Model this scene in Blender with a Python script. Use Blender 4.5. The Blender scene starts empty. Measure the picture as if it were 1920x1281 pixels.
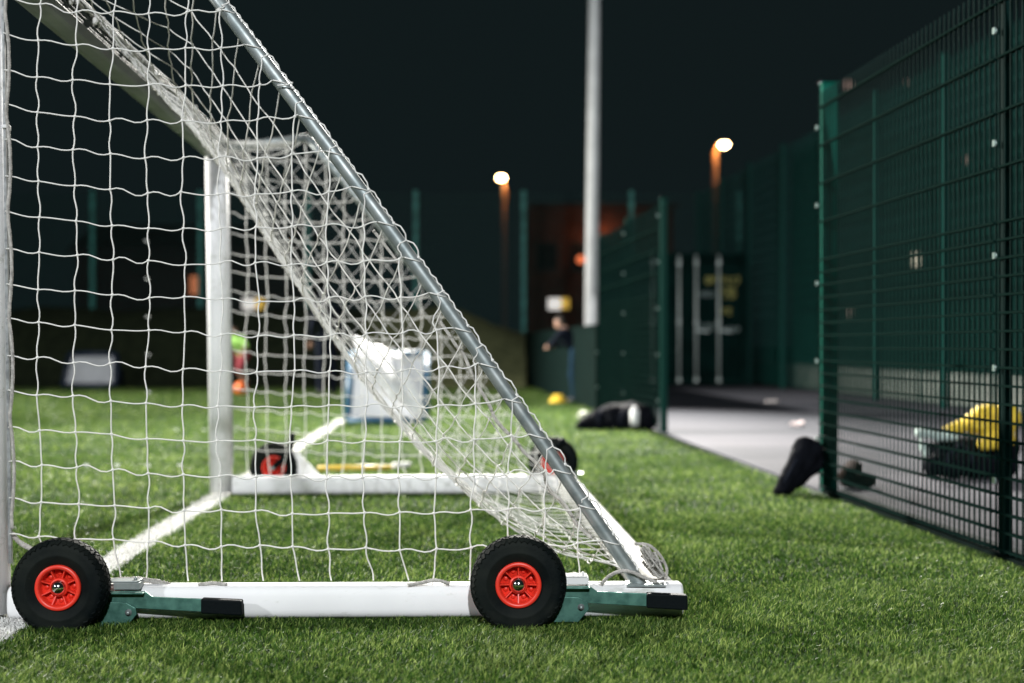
import bpy, bmesh, math, random
import numpy as np
from mathutils import Vector, Matrix
random.seed(7); RNG = np.random.default_rng(11)
C = bpy.context.scene.collection
SC = bpy.context.scene
R = math.radians
# ------------------------------------------------------------------ camera
F = 2667.0; H = 0.774; HV = 647.0           # focal length in photo pixels, eye height (m), horizon row
cam = bpy.data.cameras.new('camera'); co = bpy.data.objects.new('camera', cam); C.objects.link(co)
cam.sensor_width = 36; cam.lens = 50; cam.clip_start = 0.05; cam.clip_end = 2000
cam.shift_y = (HV - 640.5) / 1920
co.location = (0, 0, H); co.rotation_euler = (R(90), 0, 0)
cam.dof.use_dof = True; cam.dof.focus_distance = 3.92; cam.dof.aperture_fstop = 1.8
SC.camera = co
# ------------------------------------------------------------------ world: night sky
w = bpy.data.worlds.new('World'); SC.world = w; w.use_nodes = True
bg = w.node_tree.nodes['Background']; bg.inputs[0].default_value = (0.0056, 0.0100, 0.0108, 1); bg.inputs[1].default_value = 1
# ------------------------------------------------------------------ floodlights
def spot(name, loc, target, power, angle=100, radius=0.25, col=(1, .97, .93), blend=.6):
    l = bpy.data.lights.new(name, 'SPOT'); l.energy = power; l.spot_size = R(angle); l.spot_blend = blend
    l.shadow_soft_size = radius; l.color = col
    o = bpy.data.objects.new(name, l); C.objects.link(o); o.location = loc
    o.rotation_euler = (Vector(target) - Vector(loc)).to_track_quat('-Z', 'Y').to_euler()
    return o
MAST = (1.335, 24.0)
spot('floodlight_lamp', (MAST[0] - .3, MAST[1] - .3, 9.2), (-.3, 12.0, 0), 68000, 44, col=(1, .96, .88), blend=1)
spot('floodlight_lamp', (1.5, -16, 11), (-1, 6, 0), 19500, 80, col=(.95, .98, 1))
spot('floodlight_lamp', (-18, -11, 10), (-2, 8, 0), 10000, 70, col=(.95, .98, 1))
spot('floodlight_lamp', (-21, 20, 10), (-2.5, 15.0, 0), 100000, 62, col=(1, .97, .88), blend=1)  # unseen lamp added to brighten the far turf, no mast built
SC.view_settings.view_transform = 'Standard'; SC.view_settings.look = 'None'
SC.view_settings.exposure = 0; SC.view_settings.gamma = 1
SC.render.engine = 'CYCLES'; SC.cycles.use_denoising = True
SC.cycles.max_bounces = 6; SC.cycles.transparent_max_bounces = 12
SC.cycles.sample_clamp_indirect = 4

# ------------------------------------------------------------------ helpers
def P(u, v, Y): return Vector(((u - 960) / F * Y, Y, H - (v - HV) / F * Y))
def G(u, v, z=0):
    Y = (H - z) * F / (v - HV); return Vector(((u - 960) / F * Y, Y, z))
def lerp(a, b, t): return a + (b - a) * t
def link(o, parent=None):
    C.objects.link(o)
    if parent is not None:
        o.parent = parent; o.matrix_parent_inverse = Matrix.Translation(parent.location).inverted() if parent.get('_w') else Matrix()
    return o
class MB:
    def __init__(s): s.v = []; s.f = []; s.sm = []
    def add(s, vs, fs, smooth=False):
        n = len(s.v); s.v += [tuple(x) for x in vs]
        s.f += [tuple(i + n for i in f) for f in fs]; s.sm += [smooth] * len(fs); return s
    def box(s, c, d, M=None):
        x, y, z = [k / 2 for k in d]; vs = [Vector((sx * x, sy * y, sz * z)) for sz in (-1, 1) for sy in (-1, 1) for sx in (-1, 1)]
        if M is not None: vs = [M @ q for q in vs]
        vs = [q + Vector(c) for q in vs]
        return s.add(vs, [(0, 2, 3, 1), (4, 5, 7, 6), (0, 1, 5, 4), (2, 6, 7, 3), (0, 4, 6, 2), (1, 3, 7, 5)])
    def bar(s, a, b, w, h):          # box from a to b
        a = Vector(a); b = Vector(b); d = b - a; L = d.length
        M = d.to_track_quat('X', 'Z').to_matrix()
        return s.box((a + b) / 2, (L, w, h), M)
    def tube(s, pts, r, n=8, caps=True, r2=None, squash=None):
        pts = [Vector(p) for p in pts]; m = len(pts); base = len(s.v)
        up = None; rings = []
        for i, p in enumerate(pts):
            t = (pts[min(i + 1, m - 1)] - pts[max(i - 1, 0)])
            if t.length < 1e-9: t = Vector((0, 0, 1))
            t.normalize()
            if up is None:
                up = Vector((0, 0, 1)) if abs(t.z) < .9 else Vector((0, 1, 0))
            a = t.cross(up)
            if a.length < 1e-6: a = t.orthogonal()
            a.normalize(); b = t.cross(a); up = -b
            rr = r[i] if isinstance(r, (list, tuple)) else r
            r_b = rr if squash is None else rr * squash
            rings.append([p + a * (rr * math.cos(k * 2 * math.pi / n)) + b * (r_b * math.sin(k * 2 * math.pi / n)) for k in range(n)])
        vs = [q for rg in rings for q in rg]
        fs = [(i * n + k, i * n + (k + 1) % n, (i + 1) * n + (k + 1) % n, (i + 1) * n + k) for i in range(m - 1) for k in range(n)]
        s.add(vs, fs, True)
        if caps:
            s.f.append(tuple(base + k for k in reversed(range(n)))); s.sm.append(False)
            s.f.append(tuple(base + (m - 1) * n + k for k in range(n))); s.sm.append(False)
        return s
    def lathe(s, prof, n=48, M=None, smooth=True, closed=False):   # prof: (radius, axial); axis = Y
        m = len(prof); vs = []
        for i in range(n):
            a = 2 * math.pi * i / n
            for (r, h) in prof:
                q = Vector((r * math.cos(a), h, r * math.sin(a)))
                vs.append(M @ q if M is not None else q)
        mm = m if closed else m - 1
        fs = [(i * m + j, i * m + (j + 1) % m, ((i + 1) % n) * m + (j + 1) % m, ((i + 1) % n) * m + j) for i in range(n) for j in range(mm)]
        return s.add(vs, fs, smooth)
    def prism(s, poly, off):          # polygon (3d points) extruded by vector off
        poly = [Vector(p) for p in poly]; off = Vector(off); n = len(poly)
        vs = poly + [p + off for p in poly]
        fs = [tuple(range(n)), tuple(reversed(range(n, 2 * n)))] + [(i, i + n, (i + 1) % n + n, (i + 1) % n) for i in range(n)]
        return s.add(vs, fs)
    def ball(s, c, r, seg=10, sc=(1, 1, 1), M=None):
        rings = seg // 2 + 1; vs = []; c = Vector(c)
        for i in range(rings + 1):
            th = math.pi * i / rings
            for k in range(seg):
                ph = 2 * math.pi * k / seg
                q = Vector((r * sc[0] * math.sin(th) * math.cos(ph), r * sc[1] * math.sin(th) * math.sin(ph), r * sc[2] * math.cos(th)))
                vs.append(c + (M @ q if M is not None else q))
        fs = [(i * seg + k, (i + 1) * seg + k, (i + 1) * seg + (k + 1) % seg, i * seg + (k + 1) % seg) for i in range(rings) for k in range(seg)]
        return s.add(vs, fs, True)
    def mesh(s, name):
        me = bpy.data.meshes.new(name); me.from_pydata(s.v, [], s.f)
        me.polygons.foreach_set('use_smooth', s.sm); me.validate(); me.update()
        bm = bmesh.new(); bm.from_mesh(me)
        bmesh.ops.remove_doubles(bm, verts=bm.verts, dist=1e-6)
        bmesh.ops.recalc_face_normals(bm, faces=bm.faces); bm.to_mesh(me); bm.free()
        return me
    def build(s, name, mat, parent=None, bevel=0, label=None):
        me = s.mesh(name); o = bpy.data.objects.new(name, me)
        if mat: me.materials.append(mat)
        C.objects.link(o)
        if parent is not None: o.parent = parent; o.matrix_parent_inverse = PINV.get(parent.name, Matrix())
        if bevel:
            b = o.modifiers.new('bevel', 'BEVEL'); b.width = bevel; b.segments = 2; b.limit_method = 'ANGLE'; b.angle_limit = R(40)
        if label: o['label'] = label
        return o
PINV = {}
def thing(name, label, cat, loc, group=None, local=False, rotz=0):
    """Empty at the base; children given in world coordinates unless local=True"""
    o = bpy.data.objects.new(name, None); C.objects.link(o); o.empty_display_size = .1
    o.location = loc; o.rotation_euler = (0, 0, rotz); o['label'] = label; o['category'] = cat
    if group: o['group'] = group
    PINV[o.name] = Matrix() if local else Matrix.Translation(Vector(loc)).inverted()
    return o
def tag(o, label, cat, group=None):
    o['label'] = label; o['category'] = cat
    if group: o['group'] = group
    return o
def struct(o): o['kind'] = 'structure'; return o
def copy_part(o, parent):
    c = o.copy(); C.objects.link(c); c.parent = parent; return c

# ------------------------------------------------------------------ materials
def mat(name, col, rough=.5, metal=0, spec=.5, var=.0, scale=8, bump=0, bscale=60, col2=None, trans=0, emit=None, es=0, coat=0, detail=4):
    m = bpy.data.materials.new(name); m.use_nodes = True; nt = m.node_tree; N = nt.nodes; L = nt.links
    b = N['Principled BSDF']; b.inputs['Base Color'].default_value = (*col, 1)
    b.inputs['Roughness'].default_value = rough; b.inputs['Metallic'].default_value = metal
    b.inputs['Specular IOR Level'].default_value = spec; b.inputs['Coat Weight'].default_value = coat
    if emit: b.inputs['Emission Color'].default_value = (*emit, 1); b.inputs['Emission Strength'].default_value = es
    tc = N.new('ShaderNodeTexCoord')
    if var or col2:
        n = N.new('ShaderNodeTexNoise'); n.inputs['Scale'].default_value = scale; n.inputs['Detail'].default_value = detail
        L.new(tc.outputs['Object'], n.inputs['Vector'])
        rp = N.new('ShaderNodeValToRGB'); rp.color_ramp.elements[0].position = .35; rp.color_ramp.elements[1].position = .65
        c2 = col2 or tuple(c * (1 - var) for c in col)
        rp.color_ramp.elements[0].color = (*c2, 1); rp.color_ramp.elements[1].color = (*col, 1)
        L.new(n.outputs['Fac'], rp.inputs['Fac']); L.new(rp.outputs['Color'], b.inputs['Base Color'])
        mr = N.new('ShaderNodeMapRange'); mr.inputs['To Min'].default_value = min(1, rough + .12); mr.inputs['To Max'].default_value = max(.05, rough - .12)
        L.new(n.outputs['Fac'], mr.inputs['Value']); L.new(mr.outputs['Result'], b.inputs['Roughness'])
    if bump:
        n2 = N.new('ShaderNodeTexNoise'); n2.inputs['Scale'].default_value = bscale; n2.inputs['Detail'].default_value = 5
        L.new(tc.outputs['Object'], n2.inputs['Vector'])
        bp = N.new('ShaderNodeBump'); bp.inputs['Strength'].default_value = bump; bp.inputs['Distance'].default_value = .01
        L.new(n2.outputs['Fac'], bp.inputs['Height']); L.new(bp.outputs['Normal'], b.inputs['Normal'])
    return m
M = {}
M['white'] = mat('white_powder_coat', (.78, .78, .79), .6, spec=.22, var=.07, scale=5, bump=.03, bscale=300)
def scuffs(m):
    nt = m.node_tree; N = nt.nodes; L = nt.links; b = N['Principled BSDF']; src = b.inputs['Base Color'].links[0].from_socket
    tc = N.new('ShaderNodeTexCoord'); mp = N.new('ShaderNodeMapping'); mp.inputs['Scale'].default_value = (1, 2.5, 3); L.new(tc.outputs['Object'], mp.inputs['Vector'])
    n = N.new('ShaderNodeTexNoise'); n.inputs['Scale'].default_value = 7; n.inputs['Detail'].default_value = 9; n.inputs['Roughness'].default_value = .75; L.new(mp.outputs[0], n.inputs['Vector'])
    r = N.new('ShaderNodeValToRGB'); r.color_ramp.elements[0].position = .55; r.color_ramp.elements[1].position = .72; L.new(n.outputs['Fac'], r.inputs['Fac'])
    mx = N.new('ShaderNodeMixRGB'); mx.inputs[2].default_value = (.40, .41, .36, 1); L.new(r.outputs['Color'], mx.inputs[0]); L.new(src, mx.inputs[1]); L.new(mx.outputs[0], b.inputs['Base Color'])
scuffs(M['white'])
M['worn_dimmed'] = mat('worn_dimmed_white_coat', (.42, .42, .415), .65, spec=.15, col2=(.30, .30, .28), scale=14, detail=8)  # dirty white, also darkened to offset strong light from above
M['shaded_white'] = mat('shaded_white_coat', (.25, .265, .265), .5, spec=.2, var=.2, scale=4, bump=.05, bscale=300)  # white coat greyed to paint in the shade on the crossbar
M['galv'] = mat('galvanised_steel', (.34, .37, .37), .48, metal=.6, col2=(.20, .235, .24), scale=25, detail=6)
M['zinc'] = mat('zinc_plated_plate', (.075, .19, .155), .5, metal=.45, col2=(.03, .10, .08), scale=40, detail=7)
M['chrome'] = mat('chrome_cap', (.75, .75, .76), .12, metal=1)
M['tyre'] = mat('tyre_rubber', (.002, .004, .0045), .65, spec=.07, col2=(.010, .0125, .011), scale=11, detail=8, bump=.1, bscale=160)
M['rim'] = mat('red_plastic', (.72, .035, .018), .38, var=.12, scale=12)
M['grip'] = mat('black_grip', (.002, .004, .005), .65, spec=.08, bump=.1, bscale=120)
M['twine'] = mat('net_twine', (.80, .79, .76), .75, var=.12, scale=60, bump=.4, bscale=900)
M['channel'] = mat('channel_shade_dark', (.030, .045, .046), .6, metal=.2, spec=.2)  # dark tone paints the shade inside the crossbar groove
M['rope'] = mat('grey_rope', (.50, .48, .45), .85, var=.4, scale=90, bump=.4, bscale=700)
M['track'] = mat('net_track', (.42, .44, .45), .4, metal=.4, var=.5, scale=50)
M['fence'] = mat('green_fence_coating', (.0005, .10, .070), .5, spec=.08, var=.3, scale=3)
M['fencewire'] = mat('green_wire_coating', (.0008, .0125, .0112), .6, spec=.05)
M['fencebar_shade'] = mat('green_bar_shaded', (.001, .010, .008), .9, spec=.04)  # horizontal wires coloured darker to paint the shading of the twin bars
M['fencedark'] = mat('dark_green_coating', (.0005, .026, .020), .5, spec=.08)
M['fencefar'] = mat('green_mesh_coating', (.003, .036, .030), .5, spec=.10)
M['fencepale'] = mat('pale_green_coating', (.06, .28, .24), .5, spec=.2, var=.5, scale=9)  # lighter mottled green for the far fence posts
M['board'] = mat('barrier_board', (.0015, .008, .007), .8, spec=.06, var=.3)
M['clip'] = mat('fence_clip', (.35, .45, .43), .3, metal=.7)
M['mast'] = mat('galvanised_mast', (.86, .87, .88), .5, metal=0, var=.15, scale=3)
M['lampmetal'] = mat('lamp_column', (.13, .125, .115), .6, var=.2)
M['brick'] = mat('brick', (.075, .038, .028), .95, spec=.1, var=.4, scale=1.2, bump=.4, bscale=20)
M['render'] = mat('dark_render', (.05, .045, .042), .9, var=.3, scale=.8)
M['black'] = mat('black_nylon', (.005, .006, .009), .85, spec=.05, var=.4, scale=18, bump=.5, bscale=45)
M['navy'] = mat('navy_fabric', (.008, .011, .02), .9, spec=.1, var=.3, scale=12)
M['container'] = mat('container_paint', (.0015, .014, .012), .8, spec=.05, var=.4, scale=2.5)
M['concrete'] = mat('concrete', (.26, .27, .25), .9, var=.35, scale=4, bump=.3, bscale=50)

# grass blade shader: per-blade tint attribute
def grass_mat(name, a, b, c, rough=.42, tr=.3):
    m = bpy.data.materials.new(name); m.use_nodes = True; nt = m.node_tree; N = nt.nodes; L = nt.links
    bs = N['Principled BSDF']; bs.inputs['Roughness'].default_value = rough; bs.inputs['Specular IOR Level'].default_value = .22
    at = N.new('ShaderNodeAttribute'); at.attribute_name = 'tint'
    rp = N.new('ShaderNodeValToRGB'); e = rp.color_ramp.elements
    e[0].position = 0; e[0].color = (*a, 1); e[1].position = 1; e[1].color = (*c, 1)
    k = e.new(.55); k.color = (*b, 1)
    L.new(at.outputs['Fac'], rp.inputs['Fac']); L.new(rp.outputs['Color'], bs.inputs['Base Color'])
    t = N.new('ShaderNodeBsdfTranslucent'); L.new(rp.outputs['Color'], t.inputs['Color'])
    mx = N.new('ShaderNodeMixShader'); mx.inputs[0].default_value = tr
    L.new(bs.outputs[0], mx.inputs[1]); L.new(t.outputs[0], mx.inputs[2]); L.new(mx.outputs[0], N['Material Output'].inputs['Surface'])
    return m
M['grass'] = grass_mat('turf_blades', (.006, .024, .003), (.058, .126, .019), (.34, .43, .12))
M['linegrass'] = grass_mat('white_turf_blades', (.55, .55, .54), (.68, .68, .66), (.80, .80, .78), .6, .15)
M['turfbase'] = mat('turf_backing', (.026, .050, .014), .9, spec=.1, col2=(.010, .024, .007), scale=28, bump=.8, bscale=140, detail=8)
M['linebase'] = mat('line_backing', (.62, .62, .60), .9, var=.15, scale=40, bump=.6, bscale=140)
M['asphalt'] = mat('asphalt', (.066, .065, .080), .9, spec=.12, col2=(.022, .026, .034), scale=.9, bump=.35, bscale=180, detail=9)
_n = M['asphalt'].node_tree; _mp = _n.nodes.new('ShaderNodeMapping'); _mp.inputs['Scale'].default_value = (.16, .75, 1); _mp.inputs['Location'].default_value = (.3, .25, 0)  # noise stretched crossways, standing in for shadow bands on the pavement
_l = [l for l in _n.links if l.to_node.bl_idname == 'ShaderNodeTexNoise' and l.to_socket.name == 'Vector'][0]
_ns = _l.to_node; _n.links.new(_l.from_socket, _mp.inputs['Vector']); _n.links.new(_mp.outputs[0], _ns.inputs['Vector'])
M['earth'] = mat('dark_ground', (.03, .035, .025), .95, var=.4, scale=1.5)
M['lit_bank'] = mat('lit_grass_bank', (.20, .21, .10), .95, spec=.1, col2=(.12, .13, .065), scale=5, bump=1, bscale=40, detail=9)
M['bank'] = mat('grass_bank', (.034, .044, .022), .95, spec=.1, col2=(.016, .022, .012), scale=6, bump=1, bscale=40, detail=9)

# ------------------------------------------------------------------ setting: ground
FENCE_S = -0.066
def fx(Y): return 1.62 + FENCE_S * (Y - 7.5)        # the fence line beside the pitch
def sheet(name, pts, z, m, thick=.2):
    b = MB(); b.prism([(x, y, z) for x, y in pts], (0, 0, -thick)); return struct(b.build(name, m))
sheet('ground', [(-400, -60), (400, -60), (400, 600), (-400, 600)], -.035, M['earth'])
sheet('pitch', [(-22, -20), (fx(-20), -20), (fx(28), 28), (-22, 28)], 0.0, M['turfbase'], .03)
sheet('fence_foot_shade', [(fx(-20), -20), (fx(-20) + .12, -20), (fx(7.45) + .12, 7.45), (fx(7.45), 7.45)], .012, M['board'], .03)  # dark strip standing in for the shade along the fence foot
sheet('pavement', [(fx(-20) + .05, -20), (14, -20), (14, 36), (fx(28) + .05, 36), (fx(28) + .05, 28)], -.004, M['asphalt'], .028)
# bank of rough grass past the far end of the pitch
def bank(x0, x1, name, m, back):
    nx, ny = 60, 14; vs = []; fs = []
    for i in range(nx + 1):
        x = lerp(x0, x1, i / nx)
        for j in range(ny + 1):
            y = lerp(25.3 - back, 32.4, j / ny); t = min(1, (y - 25.3 + back) / 4.3)
            top = 1.55 if x < -1.3 else lerp(1.55, 1.02, min(1, (x + 1.3) / 1.5))
            z = -.02 + top * (t * t * (3 - 2 * t)) + .05 * math.sin(x * 2.3 + y) * t + random.uniform(-.02, .02) * t
            vs.append((x, y, z))
    fs = [(i * (ny + 1) + j, (i + 1) * (ny + 1) + j, (i + 1) * (ny + 1) + j + 1, i * (ny + 1) + j + 1) for i in range(nx) for j in range(ny)]
    b = MB(); b.add(vs, fs, True)
    n = len(vs)   # closed right-hand end
    last = nx * (ny + 1)
    sk = [(x1, lerp(25.3, 32.4, j / ny), -.03) for j in range(ny + 1)]
    b.add([vs[last + j] for j in range(ny + 1)] + sk, [(j, j + 1, ny + 2 + j, ny + 1 + j) for j in range(ny)])
    o = b.build(name, m); return struct(o)
bank(-24.0, -2.2, 'bank', M['bank'], 0)
bank(-2.9, .27, 'lit_bank', M['lit_bank'], .25)  # right end of the bank, floodlit look painted as a paler colour
# ------------------------------------------------------------------ goal key points
A = Vector((-1.468, 4.0, 0)); B_ = Vector((-1.492, 7.30, 0)); Cn = Vector((.42, 4.045, 0)); D_ = Vector((.285, 7.40, 0))
# goal line painted in the turf, passing the posts
LA = G(-30, 1205); LB = G(414, 929); ld = (LB - LA).normalized(); ln = Vector((ld.y, -ld.x, 0))
def line_x(y): return LA.x + (y - LA.y) * ld.x / ld.y
LW = .055
# ------------------------------------------------------------------ turf blades
def blades(name, xy, wmul, m, hmul=1.0, tint_hi=0.0):
    n = len(xy); h = RNG.uniform(.009, .021, n) * hmul
    wd = RNG.uniform(.0009, .0016, n) * wmul
    # tufts: neighbouring blades share a stitch hole and splay outwards from it
    cell = .011 * np.maximum(1, wmul * .9); gxy = np.round(xy / cell[:, None]) * cell[:, None]
    off = xy - gxy; hsh = np.sin(gxy[:, 0] * 12.9898 * 37 + gxy[:, 1] * 78.233 * 37) * 43758.5453; hsh -= np.floor(hsh)
    hs2 = np.sin(gxy[:, 0] * 39.3 * 31 + gxy[:, 1] * 11.1 * 29) * 24634.63; hs2 -= np.floor(hs2)
    xy = gxy + off * .32 + np.stack([hsh - .5, hs2 - .5], 1) * cell[:, None] * .7
    h = h * (.75 + .5 * hs2)
    X_, Y_ = xy[:, 0], xy[:, 1]
    patch = np.sin(X_ * 3.1 + 1.7 * np.sin(Y_ * 2.3)) * np.sin(Y_ * 3.7 + 1.3 * np.sin(X_ * 2.9 + 1)) + .6 * np.sin(X_ * 9.7 + 2 * np.sin(Y_ * 6.1)) * np.sin(Y_ * 11.3 + X_ * 4)
    h = h * (1 + .16 * patch)
    az = RNG.uniform(0, 2 * np.pi, n); lean = np.abs(RNG.normal(.42, .30, n))
    ld_ = np.where(RNG.random(n) < .5, np.arctan2(off[:, 1], off[:, 0]) + RNG.normal(0, .5, n), hsh * 1.6 - 1.4 + patch * .9 + RNG.normal(0, .6, n))
    dx = np.cos(ld_) * lean * h; dy = np.sin(ld_) * lean * h
    ax = np.cos(az) * wd; ay = np.sin(az) * wd
    x, y = xy[:, 0], xy[:, 1]; z0 = np.zeros(n)
    v = np.empty((n, 5, 3), np.float32)
    v[:, 0] = np.stack([x - ax, y - ay, z0], 1); v[:, 1] = np.stack([x + ax, y + ay, z0], 1)
    v[:, 2] = np.stack([x + ax * .85 + dx * .4, y + ay * .85 + dy * .4, h * .6], 1)
    v[:, 3] = np.stack([x - ax * .85 + dx * .4, y - ay * .85 + dy * .4, h * .6], 1)
    v[:, 4] = np.stack([x + dx * 1.25, y + dy * 1.25, h * (1.02 - .12 * lean)], 1)
    me = bpy.data.meshes.new(name); me.vertices.add(n * 5); me.vertices.foreach_set('co', v.ravel())
    b5 = (np.arange(n, dtype=np.int32) * 5)[:, None]
    loops = np.concatenate([b5 + np.array([[0, 1, 2, 3]]), b5 + np.array([[3, 2, 4]])], 1).astype(np.int32).ravel()
    me.loops.add(n * 7); me.loops.foreach_set('vertex_index', loops)
    me.polygons.add(n * 2)
    st = np.stack([np.arange(n) * 7, np.arange(n) * 7 + 4], 1).astype(np.int32).ravel()
    me.polygons.foreach_set('loop_start', st)
    me.polygons.foreach_set('use_smooth', np.ones(n * 2, bool))
    me.update(calc_edges=True)
    tint = np.clip(.40 + .10 * patch + .42 * (hs2 - .5) + RNG.normal(0, .24, n) + (RNG.random(n) < .03) * .5, 0, 1)
    a = me.attributes.new('tint', 'FLOAT', 'POINT'); a.data.foreach_set('value', np.repeat(tint, 5).astype(np.float32))
    me.materials.append(m); o = bpy.data.objects.new(name, me); C.objects.link(o); return o
def scatter(y0, y1, dens):
    out = []
    wid = lambda y: (-.40 * y - .9, min(.40 * y + .9, fx(y) - .03))
    n = int((y1 - y0) * (.8 * y1 + 1.8) * dens)
    y = RNG.uniform(y0, y1, n); x = RNG.uniform(-.40 * y1 - .9, .40 * y1 + .9, n)
    k = (x > -.40 * y - .9) & (x < .40 * y + .9) & (x < 1.62 + FENCE_S * (y - 7.5) - .05)
    return np.stack([x[k], y[k]], 1)
pts = [(scatter(2.7, 4.6, 50000), .95), (scatter(4.6, 6.5, 22000), 1.3), (scatter(6.5, 10, 7000), 2.0), (scatter(10, 17, 2200), 3.6), (scatter(17, 25.4, 900), 6)]
def online(xy): return np.abs((xy[:, 0] - LA.x) * ln.x + (xy[:, 1] - LA.y) * ln.y) < LW + RNG.normal(0, .006, len(xy))
gx = []; gw = []; lx = []; lw = []
for q, wm in pts:
    on = online(q) & (q[:, 1] < 14.6)
    gx.append(q[~on]); gw.append(np.full((~on).sum(), wm)); lx.append(q[on]); lw.append(np.full(on.sum(), wm * 1.5))
gr = blades('grass', np.concatenate(gx), np.concatenate(gw), M['grass']); gr['kind'] = 'stuff'
lb = MB(); e0, e1 = LA - ld * 1.5, LA + ld * 11.0
gl = blades('goal_line', np.concatenate(lx), np.concatenate(lw), M['linegrass'], .9)
struct(gl)
lb.prism([e0 - ln * LW + Vector((0, 0, .004)), e0 + ln * LW + Vector((0, 0, .004)), e1 + ln * LW + Vector((0, 0, .004)), e1 - ln * LW + Vector((0, 0, .004))], (0, 0, -.003))
struct(lb.build('goal_line_backing', M['linebase']))
sheet('touch_line', [(-14, 23.6), (-7.9, 23.6), (-7.9, 23.75), (-14, 23.75)], .006, M['linebase'], .005)

# ------------------------------------------------------------------ THE GOAL
goal = thing('football_goal', 'white freestanding football goal with knotted net, grey sloping stanchions and red hubbed transport wheels', 'goal', A)
ZT = 1.80; LEAN = -.022
zb = .052
Atop = A + Vector((LEAN - .0, 0, ZT)); Btop = B_ + Vector((LEAN - .003, 0, ZT - .015))
MB().tube([A + Vector((0, 0, .02)), A + Vector((LEAN * .5, 0, ZT / 2)), Atop + Vector((0, 0, .03))], .056, 32).build('post', M['white'], goal)
MB().tube([B_ + Vector((0, 0, .02)), B_ + Vector((LEAN * .5, 0, ZT / 2)), Btop + Vector((0, 0, .0))], .058, 32).build('post', M['white'], goal)
cb0 = Vector((-1.395, 3.95, 1.835)); cb1 = Btop + Vector((0, .05, -.0))
def sweep(mb, poly, a, b):
    d = (b - a).normalized(); x = Vector((d.y, -d.x, 0)).normalized(); z = x.cross(d); n = len(poly)
    vs = [p + x * u + z * w_ for p in (a, b) for (u, w_) in poly]
    mb.add(vs, [(k, (k + 1) % n, n + (k + 1) % n, n + k) for k in range(n)])
    return mb
cpoly = [(.046, -.026), (.0475, -.029), (.034, -.056), (.02, -.060), (-.02, -.060), (-.047, -.054), (-.058, -.03), (-.060, 0), (-.058, .03), (-.047, .054), (-.02, .060), (.02, .060), (.045, .055), (.056, .044), (.054, .030), (.046, .026), (.043, .034), (-.034, .034), (-.034, -.034), (.043, -.034)]
cm = MB(); sweep(cm, cpoly, cb0, cb1); cm.build('crossbar', M['shaded_white'], goal, bevel=.003)
cm = MB(); sweep(cm, [(.0445, -.033), (.047, -.020), (.041, -.012), (.047, -.004), (.041, .004), (.047, .012), (.041, .020), (.0445, .033), (-.033, .033), (-.033, -.033)], cb0 + Vector((0, .01, 0)), cb1); cm.build('net_channel', M['channel'], goal)
def rbar(a, b, name, hw=.047, hh=.048, n=28):
    """rounded box section bar lying on the turf, chamfered free ends"""
    a = Vector(a); b = Vector(b); d = (b - a).normalized(); s = Vector((-d.y, d.x, 0)); z = Vector((0, 0, 1))
    def ring(c, k): 
        out = []
        for i in range(n):
            t = 2 * math.pi * i / n; cx, sz = math.cos(t), math.sin(t); e = .62
            out.append(c + s * (hw * k * math.copysign(abs(cx) ** e, cx)) + z * (hh * k * math.copysign(abs(sz) ** e, sz)))
        return out
    L = (b - a).length; rs = [ring(a, .9)] + [ring(lerp(a, b, t), 1) for t in (.004, .25, .5, .75, .996)] + [ring(b, .9)]
    mb = MB(); vs = [q for r in rs for q in r]
    fs = [(i * n + k, i * n + (k + 1) % n, (i + 1) * n + (k + 1) % n, (i + 1) * n + k) for i in range(len(rs) - 1) for k in range(n)]
    mb.add(vs, fs, True); mb.f += [tuple(range(n)), tuple(reversed(range((len(rs) - 1) * n, len(rs) * n)))]; mb.sm += [False, False]
    return mb.build(name, M['worn_dimmed'] if name == 'back_bar' else M['white'], goal)
zz = Vector((0, 0, .053))
rbar(A + zz + Vector((.06, .002, 0)), Cn + zz + Vector((.062, 0, 0)), 'side_bar')
rbar(B_ + zz + Vector((.06, 0, 0)), D_ + zz + Vector((.05, 0, 0)), 'side_bar')
rbar(Cn + zz + Vector((.008, .05, 0)), D_ + zz + Vector((.0, -.05, 0)), 'back_bar')
# stanchions
def on_pipe(t, far=False):
    return lerp(S1, S0, t) if far else lerp(Q1, Q0, t)
Q0 = P(1197, 1092, 4.03); Q1 = P(362, -60, 4.03)
S0 = P(1066, 886, 7.36); S1 = P(578, 258, 7.30)
def bent(a, b, bow, n=12): return [lerp(a, b, i / n) + Vector((bow, 0, bow)) * math.sin(math.pi * i / n) for i in range(n + 1)]
PIPE_R = .0195
npipe = bent(Q1, Q0, .012); MB().tube(npipe + [Q0 + (Q0 - Q1).normalized() * .02], PIPE_R, 20).build('stanchion', M['galv'], goal)
MB().tube(bent(S1, S0, .012), PIPE_R, 16).build('stanchion', M['galv'], goal)
MB().tube([Atop + Vector((.02, .03, .02)), Q1], PIPE_R, 16).build('top_stay', M['galv'], goal)
MB().tube([Btop + Vector((.02, 0, 0)), S1], PIPE_R, 16).build('top_stay', M['galv'], goal)
fp = MB(); fp.box(Q0 + Vector((.02, 0, -.004)), (.11, .07, .006)); fp.build('foot_plate', M['galv'], goal)
fp = MB(); fp.box(S0 + Vector((.02, 0, -.004)), (.11, .07, .006)); fp.build('foot_plate', M['galv'], goal)
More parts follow.
